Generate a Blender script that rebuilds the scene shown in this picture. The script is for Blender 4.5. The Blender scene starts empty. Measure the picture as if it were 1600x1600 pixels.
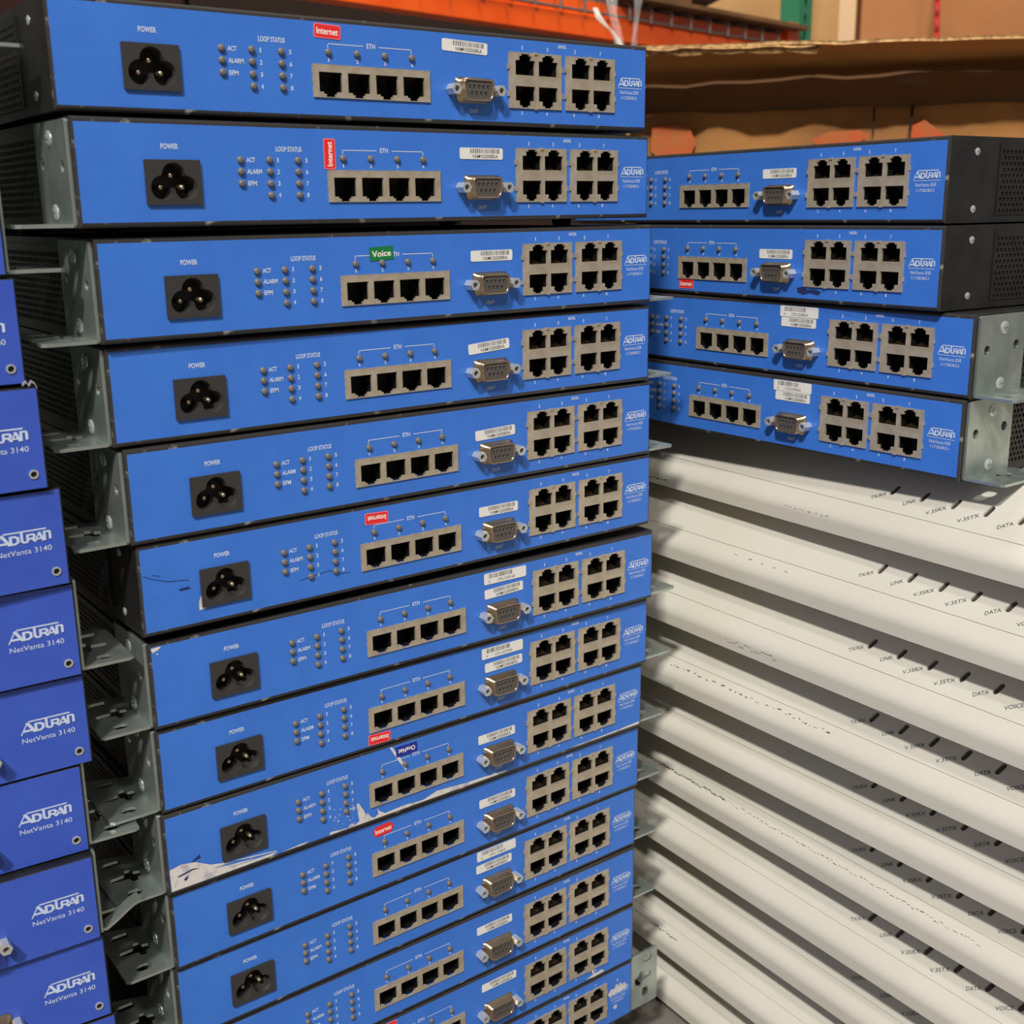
import bpy, math, random
from mathutils import Vector, Matrix
random.seed(7)
sc = bpy.context.scene
COL = sc.collection
R = math.radians
PI = math.pi

# ------------------------------------------------------------------ camera
F, PITCH, ROLL = 1833.33, R(14.4234), R(-0.7902)
cd = bpy.data.cameras.new('camera')
cd.sensor_width = 36.0
cd.lens = F / 1600 * 36.0
cd.clip_start = 0.02
cd.dof.use_dof = True
cd.dof.focus_distance = 0.64
cd.dof.aperture_fstop = 18
cam = bpy.data.objects.new('camera', cd)
COL.objects.link(cam)
cam.matrix_world = Matrix.Rotation(PI / 2 - PITCH, 4, 'X') @ Matrix.Rotation(ROLL, 4, 'Z')
sc.camera = cam
# ------------------------------------------------------------------ world, lamps, exposure
wd = bpy.data.worlds.new('warehouse_air')
sc.world = wd
wd.use_nodes = True
wd.node_tree.nodes['Background'].inputs['Color'].default_value = (1.0, 0.95, 0.88, 1)
wd.node_tree.nodes['Background'].inputs['Strength'].default_value = 0.22
def area(name, loc, target, sx, sy, power, col):
    l = bpy.data.lights.new(name, 'AREA')
    l.shape = 'RECTANGLE'; l.size = sx; l.size_y = sy; l.energy = power; l.color = col
    o = bpy.data.objects.new(name, l); COL.objects.link(o)
    o.location = loc
    o.rotation_euler = (Vector(target) - Vector(loc)).to_track_quat('-Z', 'Y').to_euler()
    return o
area('high_bay_lamp', (-1.0, -3.9, 4.65), (0.05, 0.65, -0.2), 0.50, 0.30, 430, (1.0, 0.965, 0.90))
area('high_bay_lamp', (0.55, -2.9, 3.7), (0.05, 0.65, -0.2), 0.40, 0.25, 80, (1.0, 0.965, 0.90))
area('high_bay_lamp', (0.6, 1.9, 4.0), (1.0, 3.2, 0.5), 1.2, 0.5, 150, (1.0, 0.90, 0.76))
sc.view_settings.view_transform = 'Standard'
sc.view_settings.look = 'None'
sc.view_settings.gamma = 1.0
sc.view_settings.use_curve_mapping = False
sc.view_settings.exposure = 0.0

# ------------------------------------------------------------------ geometry helpers
def ray(px, py):
    x = (px - 800) / F; y = (py - 800) / F
    c, s = math.cos(-ROLL), math.sin(-ROLL)
    x, y = c * x - s * y, s * x + c * y
    c, s = math.cos(PITCH), math.sin(PITCH)
    return Vector((x, c - y * s, -s - y * c))
def at(px, py, Y):
    d = ray(px, py); return d * (Y / d.y)
def on_z(px, py, z):
    d = ray(px, py); return d * (z / d.z)

class MB:
    def __init__(s): s.v = []; s.f = []; s.m = []
    def add(s, vs, fs, m=0, M=None):
        b = len(s.v)
        s.v += [tuple(M @ Vector(v)) for v in vs] if M is not None else [tuple(v) for v in vs]
        s.f += [tuple(i + b for i in f) for f in fs]; s.m += [m] * len(fs)
        return s
    def box(s, x0, x1, y0, y1, z0, z1, m=0, M=None):
        vs = [(x, y, z) for z in (z0, z1) for y in (y0, y1) for x in (x0, x1)]
        return s.add(vs, [(0,2,3,1),(4,5,7,6),(0,1,5,4),(2,6,7,3),(0,4,6,2),(1,3,7,5)], m, M)
    def cyl(s, p0, p1, r0, r1=None, n=16, m=0, caps=(1, 1)):
        r1 = r0 if r1 is None else r1
        p0, p1 = Vector(p0), Vector(p1); d = (p1 - p0).normalized()
        a = d.orthogonal().normalized(); b = d.cross(a)
        ring = lambda p, r: [p + (a * math.cos(2*PI*i/n) + b * math.sin(2*PI*i/n)) * r for i in range(n)]
        fs = [(i, (i+1) % n, n + (i+1) % n, n + i) for i in range(n)]
        if caps[0]: fs.append(tuple(range(n))[::-1])
        if caps[1]: fs.append(tuple(range(n, 2*n)))
        return s.add(ring(p0, r0) + ring(p1, r1), fs, m)
    def lathe(s, p, axis, prof, n=12, m=0):
        p, d = Vector(p), Vector(axis).normalized()
        a = d.orthogonal().normalized(); b = d.cross(a); vs = []
        for r, h in prof:
            vs += [p + d * h + (a * math.cos(2*PI*i/n) + b * math.sin(2*PI*i/n)) * r for i in range(n)]
        fs = []
        for k in range(len(prof) - 1):
            fs += [(k*n+i, k*n+(i+1) % n, (k+1)*n+(i+1) % n, (k+1)*n+i) for i in range(n)]
        fs.append(tuple(range((len(prof)-1)*n, len(prof)*n)))
        return s.add(vs, fs, m)
    def loft(s, loops, m=0, cap0=False, cap1=False):
        n = len(loops[0]); vs = [v for l in loops for v in l]; fs = []
        for k in range(len(loops) - 1):
            fs += [(k*n+i, k*n+(i+1) % n, (k+1)*n+(i+1) % n, (k+1)*n+i) for i in range(n)]
        if cap0: fs.append(tuple(range(n))[::-1])
        if cap1: fs.append(tuple(range((len(loops)-1)*n, len(loops)*n)))
        return s.add(vs, fs, m)
    def plate(s, x0, x1, z0, z1, holes, yf, yb, m=0):
        """rectilinear plate in the xz plane with rectangular holes, front at yf, walls back to yb"""
        xs = sorted({round(a, 6) for a in [x0, x1] + [h[0] for h in holes] + [h[1] for h in holes]})
        zs = sorted({round(a, 6) for a in [z0, z1] + [h[2] for h in holes] + [h[3] for h in holes]})
        nx, nz = len(xs) - 1, len(zs) - 1
        def full(i, j):
            if i < 0 or j < 0 or i >= nx or j >= nz: return False
            cx, cz = (xs[i]+xs[i+1])/2, (zs[j]+zs[j+1])/2
            return not any(h[0] < cx < h[1] and h[2] < cz < h[3] for h in holes)
        for i in range(nx):
            for j in range(nz):
                if not full(i, j): continue
                a, b, c, d = xs[i], xs[i+1], zs[j], zs[j+1]
                s.add([(a,yf,c),(b,yf,c),(b,yf,d),(a,yf,d)], [(0,1,2,3)], m)
                for (di, dj, p, q) in ((-1,0,(a,c),(a,d)),(1,0,(b,d),(b,c)),(0,-1,(b,c),(a,c)),(0,1,(a,d),(b,d))):
                    if not full(i+di, j+dj):
                        s.add([(p[0],yf,p[1]),(q[0],yf,q[1]),(q[0],yb,q[1]),(p[0],yb,p[1])], [(0,1,2,3)], m)
        return s
    def mesh(s, name, mats, smooth=False):
        me = bpy.data.meshes.new(name); me.from_pydata(s.v, [], s.f)
        mats = mats if isinstance(mats, (list, tuple)) else [mats]
        for x in mats: me.materials.append(x)
        me.polygons.foreach_set('material_index', s.m)
        if smooth:
            me.polygons.foreach_set('use_smooth', [True] * len(s.f))
        me.update(); return me

def curve_mesh(c):
    o = bpy.data.objects.new('tmp', c); COL.objects.link(o)
    dg = bpy.context.evaluated_depsgraph_get(); dg.update()
    me = bpy.data.meshes.new_from_object(o.evaluated_get(dg))
    vs = [tuple(v.co) for v in me.vertices]; fs = [tuple(p.vertices) for p in me.polygons]
    bpy.data.objects.remove(o); bpy.data.curves.remove(c); bpy.data.meshes.remove(me)
    return vs, fs
def shape2d(loops, thick=0.0):
    """filled 2D outline, further loops are holes; thickness centred on 0 along local z"""
    c = bpy.data.curves.new('tmp', 'CURVE'); c.dimensions = '2D'; c.fill_mode = 'BOTH'; c.extrude = thick / 2
    for l in loops:
        sp = c.splines.new('POLY'); sp.points.add(len(l) - 1)
        for p, q in zip(sp.points, l): p.co = (q[0], q[1], 0, 1)
        sp.use_cyclic_u = True
    return curve_mesh(c)
_tc = {}
def text2d(s, bold=0.0, shear=0.0):
    k = (s, bold, shear)
    if k not in _tc:
        c = bpy.data.curves.new('tmp', 'FONT'); c.body = s; c.resolution_u = 3; c.offset = bold; c.shear = shear
        c.fill_mode = 'FRONT'
        vs, fs = curve_mesh(c)
        xs = [v[0] for v in vs]; ys = [v[1] for v in vs]
        _tc[k] = (vs, fs, min(xs), max(xs), min(ys), max(ys))
    return _tc[k]
def put_text(mb, s, M, cx, cy, w, h, m=0, bold=0.012, shear=0.0, angle=0.0):
    """text fitted into a w x h box centred at cx, cy of the plane M (local xy)"""
    vs, fs, x0, x1, y0, y1 = text2d(s, bold, shear)
    ca, sa = math.cos(angle), math.sin(angle); out = []
    for v in vs:
        x = (v[0] - (x0+x1)/2) / (x1-x0) * w; y = (v[1] - (y0+y1)/2) / (y1-y0) * h
        out.append((cx + ca*x - sa*y, cy + sa*x + ca*y, 0))
    mb.add(out, fs, m, M)
def rrect(w, h, r, n=4, cx=0, cy=0):
    out = []
    for sx, sy, a0 in ((1,1,0),(-1,1,90),(-1,-1,180),(1,-1,270)):
        for k in range(n + 1):
            a = R(a0 + 90*k/n); out.append((cx + sx*(w/2-r) + r*math.cos(a), cy + sy*(h/2-r) + r*math.sin(a)))
    return out
def circ(cx, cy, r, n=16): return [(cx + r*math.cos(2*PI*i/n), cy + r*math.sin(2*PI*i/n)) for i in range(n)]
def capsule(cx, cy, L, w, ang=0.0, n=6):
    out = []; r = w/2; a0 = L/2 - r
    for k in range(n+1):
        a = -PI/2 + PI*k/n; out.append((a0 + r*math.cos(a), r*math.sin(a)))
    for k in range(n+1):
        a = PI/2 + PI*k/n; out.append((-a0 + r*math.cos(a), r*math.sin(a)))
    c, s = math.cos(ang), math.sin(ang)
    return [(cx + c*x - s*y, cy + s*x + c*y) for x, y in out]

def obj(name, me, parent=None, loc=(0,0,0), rot=(0,0,0), scale=(1,1,1), label=None, cat=None, group=None, kind=None):
    o = bpy.data.objects.new(name, me); COL.objects.link(o)
    o.parent = parent; o.location = loc; o.rotation_euler = rot; o.scale = scale
    if label: o['label'] = label
    if cat: o['category'] = cat
    if group: o['group'] = group
    if kind: o['kind'] = kind
    return o

# ------------------------------------------------------------------ materials
def srgb(r, g, b):
    f = lambda c: (c/255/12.92) if c/255 <= 0.04045 else ((c/255 + 0.055)/1.055)**2.4
    return (f(r), f(g), f(b), 1)
def mat(name, col, rough=0.5, metal=0.0, bump=0.0, bscale=900, var=0.0, vscale=30, col2=None, spec=None, alpha=1.0, coord='Object', trans=0.0, detail=3, vlo=0.35, vhi=0.65):
    m = bpy.data.materials.new(name); m.use_nodes = True
    nt = m.node_tree; b = nt.nodes['Principled BSDF']
    b.inputs['Base Color'].default_value = col
    b.inputs['Roughness'].default_value = rough; b.inputs['Metallic'].default_value = metal
    if spec is not None: b.inputs['Specular IOR Level'].default_value = spec
    if trans: b.inputs['Transmission Weight'].default_value = trans
    b.inputs['Alpha'].default_value = alpha
    tc = nt.nodes.new('ShaderNodeTexCoord')
    if bump:
        n = nt.nodes.new('ShaderNodeTexNoise'); n.inputs['Scale'].default_value = bscale; n.inputs['Detail'].default_value = 2
        bp = nt.nodes.new('ShaderNodeBump'); bp.inputs['Strength'].default_value = bump; bp.inputs['Distance'].default_value = 0.0004
        nt.links.new(tc.outputs[coord], n.inputs['Vector']); nt.links.new(n.outputs['Fac'], bp.inputs['Height'])
        nt.links.new(bp.outputs['Normal'], b.inputs['Normal'])
    if col2 is not None:
        n = nt.nodes.new('ShaderNodeTexNoise'); n.inputs['Scale'].default_value = vscale; n.inputs['Detail'].default_value = detail
        r = nt.nodes.new('ShaderNodeValToRGB')
        r.color_ramp.elements[0].position = vlo; r.color_ramp.elements[0].color = col
        r.color_ramp.elements[1].position = vhi; r.color_ramp.elements[1].color = col2
        nt.links.new(tc.outputs[coord], n.inputs['Vector']); nt.links.new(n.outputs['Fac'], r.inputs['Fac'])
        nt.links.new(r.outputs['Color'], b.inputs['Base Color'])
    return m
BLUE = mat('blue_powder_coat', srgb(55, 113, 208), 0.45, bump=0.25, bscale=1500, col2=srgb(59, 119, 214), vscale=40)
BLUE2 = mat('violet_blue_powder_coat', srgb(54, 84, 186), 0.45, bump=0.25, bscale=1500, col2=srgb(58, 90, 192), vscale=40)
BLACK = mat('black_case_paint', srgb(26, 25, 26), 0.42, bump=0.3, bscale=1800, col2=srgb(36, 35, 35), vscale=60)
WORN_GLINT = mat('worn_edge_with_glints', srgb(52, 50, 50), 0.28, col2=srgb(150, 145, 138), vscale=90, vlo=0.62, vhi=0.72)  # wear, plus the lip's highlight and glints painted as paler tones
PLASTIC = mat('black_plastic', srgb(52, 50, 49), 0.5, bump=0.2, bscale=1600)
DEEP = mat('jack_black_plastic', srgb(14, 13, 13), 0.55)
ZINC = mat('zinc_plated_steel', srgb(188, 198, 192), 0.36, metal=0.80, col2=srgb(160, 172, 168), vscale=55, bump=0.12, bscale=700)
NICKEL = mat('nickel_shell', srgb(190, 178, 160), 0.38, metal=0.35, col2=srgb(172, 158, 138), vscale=150)
NICKEL2 = mat('connector_shell', srgb(190, 168, 142), 0.25, metal=0.95)
STEEL = mat('hex_steel', srgb(205, 208, 208), 0.28, metal=0.55)
BRASS = mat('brass_contact', srgb(205, 168, 110), 0.3, metal=0.9)
PIN = mat('plug_pin', srgb(214, 190, 160), 0.25, metal=0.9)
LED = mat('smoked_lens', srgb(112, 106, 102), 0.35)
PRINT = mat('white_print', srgb(196, 208, 232), 0.6)
LABEL = mat('white_label', srgb(226, 224, 220), 0.55)
INK = mat('black_ink', srgb(30, 30, 32), 0.6)
RED = mat('red_sticker', srgb(226, 44, 44), 0.45)
PINK = mat('pink_sticker_rim', srgb(246, 120, 130), 0.45)
GREEN = mat('green_sticker', srgb(14, 118, 62), 0.45)
NAVY = mat('navy_sticker', srgb(24, 40, 140), 0.45)
STEXT = mat('sticker_print', srgb(244, 232, 226), 0.5)
PAINT = mat('white_scraped_paint', srgb(214, 208, 204), 0.7, col2=srgb(168, 166, 178), vscale=160, detail=6, vlo=0.5, vhi=0.7)
SCUFF = mat('dark_scuff', srgb(62, 58, 56), 0.8)
SCUFFB = mat('navy_scratch', srgb(22, 38, 92), 0.7)
RUBBER = mat('rubber', srgb(20, 20, 20), 0.8)
OFFWHITE = mat('offwhite_plastic', srgb(212, 208, 197), 0.48, bump=0.12, bscale=1300, col2=srgb(205, 200, 187), vscale=9)
GREYINK = mat('grey_ink', srgb(62, 68, 70), 0.6)
SMOKE = mat('smoked_slot', srgb(66, 56, 50), 0.4)
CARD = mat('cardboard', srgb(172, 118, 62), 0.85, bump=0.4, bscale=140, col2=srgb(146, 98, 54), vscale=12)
CARDD = mat('dark_cardboard', srgb(96, 66, 34), 0.85, bump=0.4, bscale=140, col2=srgb(82, 54, 26), vscale=9)  # this tone also stands for shade on the inner flap
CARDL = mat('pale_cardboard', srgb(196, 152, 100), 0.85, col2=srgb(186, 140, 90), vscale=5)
CARDE = mat('corrugated_edge', srgb(190, 150, 96), 0.85, col2=srgb(128, 90, 50), vscale=160)
ORANGE = mat('orange_rack_paint', srgb(244, 96, 20), 0.35, col2=srgb(232, 82, 14), vscale=6)
ORMARK = mat('orange_patch', srgb(200, 80, 28), 0.8, col2=srgb(172, 104, 54), vscale=26, vlo=0.4, vhi=0.7)
GREENP = mat('green_rack_paint', srgb(46, 122, 88), 0.4)
WIRE = mat('galvanised_wire', srgb(132, 122, 116), 0.45, metal=0.5)
FILM = mat('clear_wrap', srgb(235, 235, 235), 0.12, alpha=0.2)
REDCORD = mat('red_strap_material', srgb(196, 40, 44), 0.5)
CONCRETE = mat('concrete', srgb(120, 114, 106), 0.8, col2=srgb(104, 98, 92), vscale=3, bump=0.2, bscale=60)
WALLM = mat('warehouse_wall', srgb(96, 76, 62), 0.9, col2=srgb(84, 66, 54), vscale=2)
WOODM = mat('plywood', srgb(122, 84, 52), 0.8, col2=srgb(100, 68, 42), vscale=8)

# ------------------------------------------------------------------ the setting
FLOOR_Z = -0.6150
mb = MB(); mb.box(-4, 6, -4, 8, FLOOR_Z - 0.1, FLOOR_Z)
obj('floor', mb.mesh('floor', CONCRETE), label='grey concrete warehouse floor under the stacks', kind='structure')
mb = MB(); mb.box(-4, 6, 6.6, 6.7, FLOOR_Z, 5.0)
obj('wall_back', mb.mesh('wall_back', WALLM), label='dark brown warehouse wall behind the racking', kind='structure')

# ------------------------------------------------------------------ blue eight-port units (shared meshes)
W = 0.32157; HB = 0.0427; ZB = 0.0022; CASE_H = 0.0449; DEPTH = 0.205; K = 1.008
fx = lambda u: u * 0.001 * K - W / 2
fxn = lambda u: u * 0.001 - W / 2
fz = lambda v: HB - v * 0.001
FM = Matrix(((1,0,0,0),(0,0,-1,-0.00015),(0,1,0,0),(0,0,0,1)))      # plane on the face: xy -> xz just proud of it
def face_rect(u0, u1, v0, v1): return (fx(u0), fx(u1), fz(v1), fz(v0))
SOCK = face_rect(27.7, 52.4, 14.6, 33.4)
ETH = face_rect(114.9, 177.8, 18.3, 32.8)
SD1 = face_rect(225.5, 259.4, 6.2, 33.5)
SD2 = face_rect(262.4, 296.2, 6.2, 33.5)
ME = {}
def build_unit_meshes():
    grow = lambda r, e: (r[0]+e, r[1]-e, r[2]+e, r[3]-e)
    # faceplate
    mb = MB(); mb.plate(-W/2, W/2, ZB, HB, [grow(r, 0.0003) for r in (SOCK, ETH, SD1, SD2)], 0.0, 0.0014)
    ME['faceplate'] = mb.mesh('faceplate', BLUE)
    # case with rounded front rim; bottom and top lips worn, with their highlight painted in
    mb = MB()
    def rect(e, y): return [(-W/2-e, y, ZB-e*1.7), (W/2+e, y, ZB-e*1.7), (W/2+e, y, HB+e*1.7), (-W/2-e, y, HB+e*1.7)]
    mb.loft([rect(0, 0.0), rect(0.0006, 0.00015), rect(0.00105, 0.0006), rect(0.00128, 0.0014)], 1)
    mb.loft([rect(0.00128, 0.0014), rect(0.00128, DEPTH)], 0, cap1=True)
    ME['case'] = mb.mesh('case', [BLACK, WORN_GLINT])
    # side vents: hexagonal holes in a thin grille
    def grille(w, h, pitch, r):
        holes = []
        ny = int(h / (pitch*0.866)); nx = int(w / pitch)
        for j in range(ny):
            for i in range(nx):
                cx = -w/2 + pitch*(i + 0.75 - 0.5*(j % 2)); cy = -h/2 + pitch*0.866*(j + 0.6)
                if abs(cx) < w/2 - r and abs(cy) < h/2 - r: holes.append([(cx + r*math.cos(PI/6+k*PI/3), cy + r*math.sin(PI/6+k*PI/3)) for k in range(6)])
        return shape2d([[(-w/2,-h/2),(w/2,-h/2),(w/2,h/2),(-w/2,h/2)]] + holes, 0.0006)
    vs, fs = grille(0.135, 0.0375, 0.0036, 0.00135)
    Mv = Matrix(((0,0,1,0.0003),(1,0,0,0.044+0.0675),(0,1,0,0.0228),(0,0,0,1)))
    mb = MB(); mb.add(vs, fs, 0, Mv)
    mb.add([(0.00005,0.044,0.0040),(0.00005,0.179,0.0040),(0.00005,0.179,0.0416),(0.00005,0.044,0.0416)], [(0,1,2,3)], 1)
    ME['vent'] = mb.mesh('vent_grille', [BLACK, DEEP])
    # rubber foot (unit height, scaled per unit)
    mb = MB(); mb.cyl((0,0,0),(0,0,-1),0.006,0.0052,14); ME['foot'] = mb.mesh('foot', RUBBER)
    # power inlet
    cx, cz = (SOCK[0]+SOCK[1])/2, (SOCK[2]+SOCK[3])/2; w, h = SOCK[1]-SOCK[0], SOCK[3]-SOCK[2]
    cs = [(-0.0049,-0.0022,0.0049),(0.0049,-0.0022,0.0049),(0,0.0028,0.0049)]
    hole = []
    for i in range(48):
        a = 2*PI*i/48; dx, dy = math.cos(a), math.sin(a); best = 0
        for (ox, oy, r) in cs:
            oy2 = oy + 0.0003; bq = dx*ox + dy*oy2; cq = ox*ox + oy2*oy2 - r*r; disc = bq*bq - cq
            if disc > 0: best = max(best, bq + math.sqrt(disc))
        hole.append((dx*best, dy*best - 0.0003))
    vs, fs = shape2d([rrect(w, h, 0.0004, 2), [(a*1.07, b*1.07) for a, b in hole]], 0.0105)
    Ms = Matrix(((1,0,0,cx),(0,0,-1,0.0039),(0,1,0,cz),(0,0,0,1)))
    mb = MB(); mb.add(vs, fs, 0, Ms); mb.box(cx-w/2, cx+w/2, 0.0088, 0.0094, cz-h/2, cz+h/2, 1)
    mb.loft([[(cx+a*1.07, -0.00135, cz+b*1.07) for a, b in hole], [(cx+a, 0.0006, cz+b) for a, b in hole], [(cx+a, 0.0090, cz+b) for a, b in hole]], 0)
    ME['socket'] = mb.mesh('power_inlet', [PLASTIC, DEEP])
    mb = MB(); mb.lathe((0,0.009,0), (0,-1,0), [(0.0012,0),(0.0012,0.0062),(0.0008,0.0070)], 12); ME['pin'] = mb.mesh('pin', PIN, True)
    ME['pins'] = [(cx+a, 0, cz+b) for a, b in ((-0.0049,-0.0020),(0.0049,-0.0020),(0,0.0030))]
    # lens
    mb = MB(); mb.lathe((0,0,0), (0,-1,0), [(0.00158,0),(0.00158,0.0009),(0.00135,0.00135),(0.0008,0.0016),(0.0002,0.00165)], 14)
    ME['led'] = mb.mesh('led', LED, True)
    ME['leds'] = [(71.6,14.3),(71.6,19.25),(71.6,24.3)] + [(85.6,v) for v in (14.1,19.2,24.4,29.5)] + [(99.8,v) for v in (14.1,19.2,24.4,29.5)] + [(123.3+14.87*i,12.85) for i in range(4)]
    # jack wells
    def well(wd_, ht, dp, contact_top):
        mb = MB(); x0, x1, z0, z1 = -wd_/2-0.0002, wd_/2+0.0002, -ht/2-0.0002, ht/2+0.0002
        for q in ([(x0,0,z0),(x1,0,z0),(x1,dp,z0),(x0,dp,z0)],[(x0,0,z1),(x1,0,z1),(x1,dp,z1),(x0,dp,z1)],
                  [(x0,0,z0),(x0,0,z1),(x0,dp,z1),(x0,dp,z0)],[(x1,0,z0),(x1,0,z1),(x1,dp,z1),(x1,dp,z0)],[(x0,dp,z0),(x1,dp,z0),(x1,dp,z1),(x0,dp,z1)]):
            mb.add(q, [(0,1,2,3)], 0)
        s = 1 if contact_top else -1
        for k in range(8):
            x = -0.0036 + k*0.00103
            za, zb_ = s*(ht/2-0.0004), s*(ht/2-0.0030)
            mb.add([(x-0.0002,0.0025,za),(x+0.0002,0.0025,za),(x+0.0002,0.0080,zb_),(x-0.0002,0.0080,zb_)], [(0,1,2,3)], 1)
        return mb.mesh('jack', [DEEP, BRASS])
    ME['jack_up'] = well(0.0124, 0.0115, 0.0105, True); ME['jack_down'] = well(0.0124, 0.0108, 0.0105, False)
    # four-port strip
    holes = []; ME['eth_jacks'] = []
    for i in range(4):
        u = 117.9 + 14.95*i
        holes += [face_rect(u, u+11.9, 21.6, 30.3), face_rect(u+3.5, u+8.3, 30.0, 32.45), face_rect(u+2.2, u+9.4, 30.2, 31.2)]
        ME['eth_jacks'].append((fx(u+5.95), 0.0006, fz(27.0)))
    mb = MB(); mb.plate(*ETH, holes, -0.0008, 0.0006)
    for i in range(9): 
        u = 117 + 7.2*i; mb.box(fx(u), fx(u+3.2), -0.0009, 0.0, fz(18.3), fz(18.3)+0.00018)
    for v in (20.5, 24.5, 28.5): mb.box(fx(114.9)-0.0002, fx(114.9), -0.0007, 0, fz(v+2), fz(v))
    ME['eth'] = mb.mesh('ethernet_port_strip', NICKEL)
    # two by two port block
    mb = MB(); holes = []; ME['sd_jacks'] = []
    for c in range(2):
        u = 229.5 + 14.85*c
        holes += [face_rect(u, u+12.5, 10.0, 17.2), face_rect(u+2.4, u+10.1, 7.8, 10.2), face_rect(u+3.9, u+8.7, 6.9, 8.0)]
        holes += [face_rect(u, u+12.5, 22.6, 29.7), face_rect(u+2.4, u+10.1, 29.5, 32.0), face_rect(u+3.9, u+8.7, 31.8, 32.9)]
        ME['sd_jacks'] += [('jack_down', (fx(u+6.25), 0.0006, fz(12.1))), ('jack_up', (fx(u+6.25), 0.0006, fz(27.7)))]
    mb.plate(*SD1, holes, -0.0009, 0.0006)
    for v in (12.0, 25.2):
        mb.box(SD1[0]-0.0009, SD1[0]+0.0002, -0.0012, 0, fz(v+2.6), fz(v)); mb.box(SD1[1]-0.0001, SD1[1]+0.0007, -0.0008, 0, fz(v+2.6), fz(v))
    mb.box(fx(242.3)-0.0011, fx(242.3)+0.0011, -0.0014, 0, fz(7.0), fz(5.8)); mb.box(fx(242.3)-0.0011, fx(242.3)+0.0011, -0.0012, 0, fz(33.9), fz(32.8))
    ME['sd'] = mb.mesh('dsl_port_block', NICKEL)
    # nine-pin serial connector
    cx, cz = fx(203.6), fz(26.1)
    def dloop(w, h, y, r=0.0022, n=4):
        out = []
        for (x, z) in rrect(w, h, r, n): out.append((cx + x*(1.0 + 0.14*(z/h)), y, cz + z))
        return out
    mb = MB()
    mb.loft([dloop(0.0215,0.0125,0.0), dloop(0.0212,0.0122,-0.0009), dloop(0.0186,0.0108,-0.0013), dloop(0.0178,0.0104,-0.0058), dloop(0.0170,0.0097,-0.0061), dloop(0.0160,0.0088,-0.0060), dloop(0.0159,0.0087,-0.0052)], 0)
    ME['serial'] = mb.mesh('serial_connector', NICKEL2, True)
    mb = MB(); mb.add(dloop(0.0161,0.0089,-0.0053), [tuple(range(20))], 0)
    for i in range(5): mb.cyl((cx-0.0055+0.00275*i,-0.0053,cz+0.0016),(cx-0.0055+0.00275*i,-0.00545,cz+0.0016),0.00078,n=10,m=1)
    for i in range(4): mb.cyl((cx-0.0041+0.00275*i,-0.0053,cz-0.0015),(cx-0.0041+0.00275*i,-0.00545,cz-0.0015),0.00078,n=10,m=1)
    for i in range(5): mb.cyl((cx-0.0053+0.00275*i,-0.0054,cz+0.0013),(cx-0.0053+0.00275*i,-0.0056,cz+0.0013),0.00022,n=6,m=2)
    for i in range(4): mb.cyl((cx-0.0039+0.00275*i,-0.0054,cz-0.0018),(cx-0.0039+0.00275*i,-0.0056,cz-0.0018),0.00022,n=6,m=2)
    ME['insert'] = mb.mesh('socket_insert', [mat('grey_insert', srgb(84,78,74), 0.5), DEEP, STEEL])
    hexl = [(0.0029*math.cos(k*PI/3), 0.0029*math.sin(k*PI/3)) for k in range(6)]
    vs, fs = shape2d([hexl, circ(0,0,0.00145,12)], 0.0064)
    mb = MB(); Mh = Matrix(((1,0,0,0),(0,0,-1,-0.0034),(0,1,0,0),(0,0,0,1))); mb.add(vs, fs, 0, Mh)
    mb.add([(x,-0.0012,y) for x, y in circ(0,0,0.0015,12)], [tuple(range(12))], 1)
    ME['standoff'] = mb.mesh('standoff', [STEEL, BRASS])
    ME['standoffs'] = [(fx(189.9), 0, cz), (fx(216.6), 0, cz)]
    # printed lettering, one mesh per printed group
    mb = MB(); ME['lettering'] = []
    def done(nm):
        nonlocal mb
        ME['lettering'].append((nm, mb.mesh(nm, PRINT))); mb = MB()
    T = lambda s, u, v, w, h, b=0.02: put_text(mb, s, FM, fx(u), fz(v), w*0.001, h*0.001, 0, b)
    T('POWER', 39.6, 9.1, 7.9, 2.3, 0.03); done('power_lettering'); T('LOOP STATUS', 95.6, 9.3, 13.0, 2.3, 0.03)
    T('ACT', 76.7, 14.2, 4.3, 2.1, 0.03); T('ALARM', 78.2, 19.2, 7.2, 2.1, 0.03); T('EFM', 76.9, 24.3, 4.3, 2.1, 0.03)
    for i in range(4):
        T(str(i+1), 90.0, 14.1+5.13*i, 0.6 if i == 0 else 1.2, 2.1, 0.03); T(str(i+5), 104.4, 14.1+5.13*i, 1.2, 2.1, 0.03)
    done('status_lettering')
    def bar(u0, u1, v0, v1): mb.add([(fx(u0),fz(v1),0),(fx(u1),fz(v1),0),(fx(u1),fz(v0),0),(fx(u0),fz(v0),0)], [(0,1,2,3)], 0, FM)
    for i in range(4): T(str(i+1), 123.6+14.87*i, 16.2, 0.6 if i == 0 else 1.2, 1.9, 0.03)
    T('ETH', 146.0, 9.0, 4.6, 2.2, 0.03); done('ethernet_lettering')
    bar(123.2,141.8,9.0,9.4); bar(123.2,123.6,9.0,11.0); done('printed_line'); bar(150.2,168.2,9.0,9.4); bar(167.8,168.2,9.0,11.0); done('printed_line')
    T('CRAFT', 203.6, 35.9, 5.6, 1.9, 0.02); done('craft_lettering')
    T('SHDSL', 260.4, 1.9, 5.6, 1.7, 0.03)
    for i, a in enumerate((234.3,250.6,269.0,286.4)): T(str(2*i+1), a, 3.9, 0.6 if i == 0 else 1.1, 2.0, 0.03)
    done('dsl_lettering')
    for i, b in enumerate((233.8,250.0,268.4,285.6)): T(str(2*i+2), b, 35.7, 1.1, 1.8, 0.03)
    done('dsl_lettering')
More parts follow.
